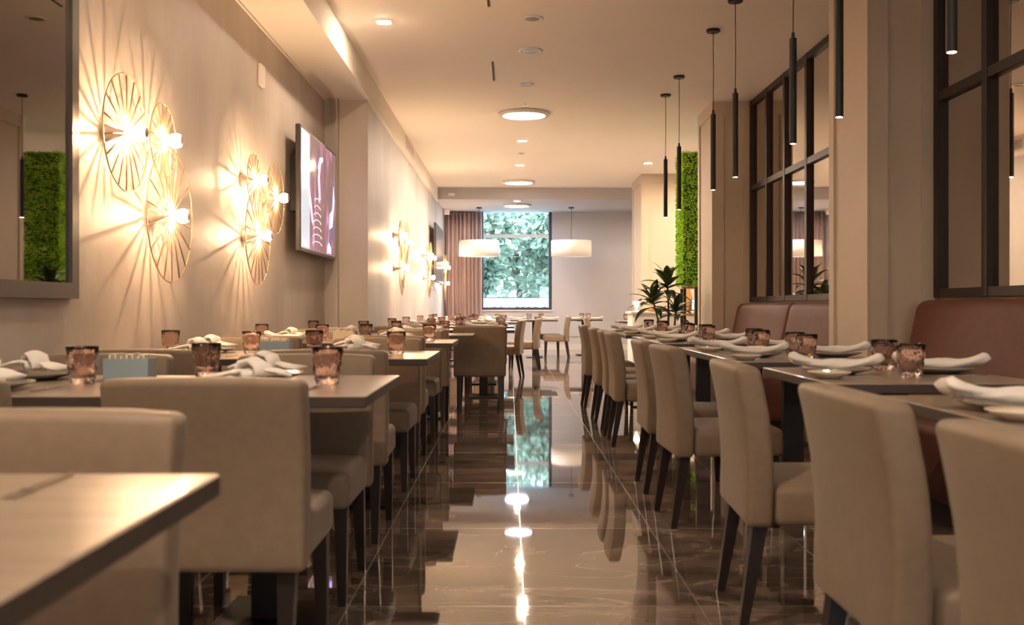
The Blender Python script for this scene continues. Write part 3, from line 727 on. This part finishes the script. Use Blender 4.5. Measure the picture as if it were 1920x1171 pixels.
# ------------------------------------------------------------------ buffet counter and things on it
r = empty('buffet_counter', (1.92, 15.7, 0)); tag(r, 'white cloth-covered buffet counter behind the potted plant', 'counter')
box('counter_top', (0, 0, .92), (2.0, .75, .955), M_cloth, r, .006)
bm = bmesh.new(); bx(bm, (.03, .03, .02), (1.97, .72, .92)); fin('body', bm, M_cloth, r)
bm = bmesh.new()
for k in range(5): bx(bm, (.05+k*.39, .012, .1), (.05+k*.39+.35, .03, .88))
fin('front_panel', bm, M_cloth, r)
ZB = .956
def jar(name, x, y, prof, m, label, cat):
    bm = bmesh.new(); lathe(bm, prof, n=24); o = fin(name, bm, m, None, True); o.location = (x, y, ZB); tag(o, label, cat); return o
jar('serving_bowl', 2.30, 15.95, [(.0005, 0), (.06, 0), (.14, .06), (.15, .075), (.135, .07), (.06, .015), (.0005, .012)], M_wood, 'shallow wooden bowl on left of the buffet counter', 'bowl')
jar('glass_cup_lamp', 2.03, 15.9, [(.0005, 0), (.035, 0), (.012, .02), (.012, .06), (.05, .12), (.055, .16), (.0005, .16)], M_candle, 'small glowing glass lamp on left end of buffet counter', 'lamp')
jar('black_platter', 2.62, 15.95, [(.0005, 0), (.12, 0), (.17, .02), (.17, .03), (.0005, .02)], M_black, 'flat black platter in middle of the buffet counter', 'platter')
jar('wooden_vase', 2.62+.28, 16.2, [(.0005, 0), (.08, 0), (.11, .12), (.07, .26), (.04, .34), (.055, .42), (.0005, .42)], M_wood, 'amber wooden vase on buffet counter below the moss', 'vase')
jar('white_jug', 3.02, 15.9, [(.0005, 0), (.06, 0), (.075, .08), (.05, .17), (.06, .2), (.0005, .2)], M_cer2, 'white jug on buffet counter beside the blue screen', 'jug')
r = empty('menu_screen', (3.05, 16.05, ZB)); tag(r, 'small blue glowing screen on buffet counter beside the pillar', 'screen')
box('foot', (-.06, -.05, 0), (.06, .05, .015), M_black, r); box('panel', (-.12, -.012, .015), (.14, .012, .2), M_black, r); box('display', (-.11, -.016, .03), (.13, -.0125, .19), M_monitor, r)
r = empty('display_shelf', (2.58, 14.75, 0)); tag(r, 'honey wood shelf stand under the green moss column', 'shelf')
for x in (0.02, .36): box('post', (x-.02, .0, 0.001), (x+.02, .04, 1.33), M_black, r)
for z in (.45, .9, 1.30): box('shelf_board', (-.02, -.02, z), (.40, .30, z+.03), M_wood, r)
for x in (0.02, .36): box('post', (x-.02, .24, 0.001), (x+.02, .28, 1.33), M_black, r)
tag(box('black_post', (2.60, 13.95, 0.001), (2.66, 14.01, 1.31), M_black, bev=.004), 'slim black upright post between moss column and pillar', 'post')

# moss column
r = empty('moss_column', (2.47, 14.3, 1.34)); tag(r, 'tall bright green moss-covered column hanging beyond the pillar', 'plant')
box('core', (.03, .03, 0), (.57, .47, 1.90), M_mossb, r)
def leaves(bm, gen, nn, s0, s1, fold=.35, asp=.42):
    for _ in range(nn):
        p, nrm = gen(); d = Vector((random.gauss(0, 1), random.gauss(0, 1), random.gauss(0, 1)))
        d = (d.normalized()*.9+nrm*.7).normalized(); u = d.cross(Vector((random.gauss(0, 1), random.gauss(0, 1), random.gauss(0, 1)))).normalized()
        s = random.uniform(s0, s1); v = d.cross(u)
        a = bm.verts.new(p); b_ = bm.verts.new(p+d*s*.5+u*s*asp+v*s*fold*.3); c_ = bm.verts.new(p+d*s); e_ = bm.verts.new(p+d*s*.5-u*s*asp+v*s*fold*.3)
        bm.faces.new((a, b_, c_)); bm.faces.new((a, c_, e_))
def moss_gen():
    f = random.random(); z = random.uniform(0, 1.9)
    if f < .4: return Vector((random.uniform(.0, .6), .03, z)), Vector((0, -1, 0))
    if f < .72: return Vector((.03, random.uniform(.0, .5), z)), Vector((-1, 0, 0))
    if f < .9: return Vector((.57, random.uniform(0, .5), z)), Vector((1, 0, 0))
    return Vector((random.uniform(0, .6), random.uniform(0, .5), random.choice((0.0, 1.9)))), Vector((0, -.3, 1))
bm = bmesh.new(); leaves(bm, moss_gen, 13000, .022, .055, asp=.26); me = bpy.data.meshes.new('moss'); bm.to_mesh(me); bm.free(); link('moss_foliage', me, M_moss, r)

# potted dracaena
def dracaena(x, y):
    r = empty('potted_dracaena', (x, y, 0)); tag(r, 'potted palm-like plant with dark green blades before the buffet', 'plant')
    bm = bmesh.new(); lathe(bm, [(.0005, 0), (.15, 0), (.19, .30), (.19, .62), (.175, .62), (.17, .56), (.0005, .56)], n=32); fin('planter', bm, M_bronze, r, True)
    rg = random.Random(11)
    stems = [((.06, .02), (.05, 0, 1.36), 19, .44), ((-.02, -.02), (-.14, .03, 1.14), 16, .42), ((.10, -.03), (.16, -.02, 1.03), 12, .36)]
    for (b0, tp, nl, ln) in stems:
        top = Vector(tp); base = Vector((b0[0], b0[1], .55))
        bm = bmesh.new(); tube(bm, [base, base.lerp(top, .5)+Vector((.012, 0, 0)), top], [.016, .014, .011], 8); fin('stem', bm, M_leaf, r, True)
        for k in range(nl):
            az = k*2.4+rg.uniform(-.3, .3); lvl = k/nl; el = -.15+1.35*lvl+rg.uniform(-.15, .15); L_ = ln*rg.uniform(.8, 1.05)*(1-.2*lvl)
            o = top+Vector((0, 0, -.13+.15*lvl)); bm = bmesh.new(); prev = None; K = 9
            dirh = Vector((math.cos(az), math.sin(az), 0)); perp = Vector((-math.sin(az), math.cos(az), 0)); p = o.copy(); e_ = el
            for j in range(K+1):
                t = j/K; w_ = .052*math.sin(PI*min(1, .10+.90*t**.85))+.002
                if j == K: w_ = .001
                q = [bm.verts.new(p+perp*w_+Vector((0, 0, .012*math.sin(PI*t)))), bm.verts.new(p), bm.verts.new(p-perp*w_+Vector((0, 0, .012*math.sin(PI*t))))]
                if prev:
                    for a in (0, 1): bm.faces.new((prev[a], prev[a+1], q[a+1], q[a]))
                prev = q; e_ -= (1.5-.6*lvl)/K*(.2+t)
                p = p+(dirh*math.cos(e_)+Vector((0, 0, math.sin(e_))))*L_/K
            me = bpy.data.meshes.new('leaf'); bm.to_mesh(me); bm.free(); lf = link('leaf', me, M_leaf, r, True)
            sm = lf.modifiers.new('t', 'SOLIDIFY'); sm.thickness = .0015
dracaena(2.03, 13.1)

# ------------------------------------------------------------------ outside
S('ground_outside', (-30, YB+.31, -.3), (30, 60, -.05), M_sign)
r = empty('outdoor_sign_wall', (0, 26.8, 0)); tag(r, 'low white wall with grey lettering outside, below the trees', 'sign wall')
box('wall_body', (-4, 0, -.05), (5, .2, 1.275), M_sign, r); box('coping', (-4, -.02, 1.275), (5, .22, 1.30), M_letter, r)
cu = bpy.data.curves.new('lettering', 'FONT'); cu.body = 'ANDO A TODO O CAMPO'; cu.size = .20; cu.extrude = .006; cu.space_character = 1.12
dg_o = bpy.data.objects.new('tmp', cu); COL.objects.link(dg_o); dg = bpy.context.evaluated_depsgraph_get(); dg.update()
me = bpy.data.meshes.new_from_object(dg_o.evaluated_get(dg)); COL.objects.unlink(dg_o); bpy.data.objects.remove(dg_o)
lo = link('lettering', me, M_letter, r); lo.rotation_euler = (PI/2, 0, 0); lo.location = (-.78, -.008, .905)
def tree_mesh(seed, R, nn):
    random.seed(seed); bm = bmesh.new(); cl = [(Vector((random.uniform(-1, 1), random.uniform(-1, 1), random.uniform(-1, 1)))*R*.75, random.uniform(.35, .6)*R) for _ in range(14)]
    def g():
        c_, rr = random.choice(cl); d = Vector((random.gauss(0, 1), random.gauss(0, 1), random.gauss(0, 1))).normalized()
        return c_+d*rr*random.uniform(.7, 1), d
    leaves(bm, g, nn, .14, .34, asp=.3); me = bpy.data.meshes.new('foliage'); bm.to_mesh(me); bm.free(); me.materials.append(M_tree); return me
for k, (x, y, z, R, lb) in enumerate([(-1.2, 29.2, 2.6, 1.15, 'leafy green tree outside, behind left half of window'), (1.6, 30.0, 2.5, 1.15, 'leafy green tree outside, behind right half of window'),
        (.3, 33.6, 2.9, 2.0, 'broad green tree outside, behind middle of window'), (-3.8, 38.5, 4.2, 3.0, 'tall green tree outside at left, farthest from window'), (3.6, 38.5, 4.2, 3.0, 'tall green tree outside at right, farthest from window')]):
    r = empty('leafy_tree', (x, y, -.05)); tag(r, lb, 'tree', 'trees outside the window')
    f = link('foliage', tree_mesh(20+k, R, 4200), None, r); f.location = (0, 0, z)
    bm = bmesh.new(); tube(bm, [(0, 0, 0), (.05, 0, z*.5), (-.05, .05, z)], [.13, .11, .07], 10); fin('trunk', bm, M_bark, r, True)
    for a in (0, 2.1, 4.2):
        bm = bmesh.new(); tube(bm, [(.03, 0, z*.6), (.6*math.cos(a), .6*math.sin(a), z*.95), (1.1*math.cos(a), 1.1*math.sin(a), z*1.25)], [.06, .045, .02], 7); fin('branch', bm, M_bark, r, True)
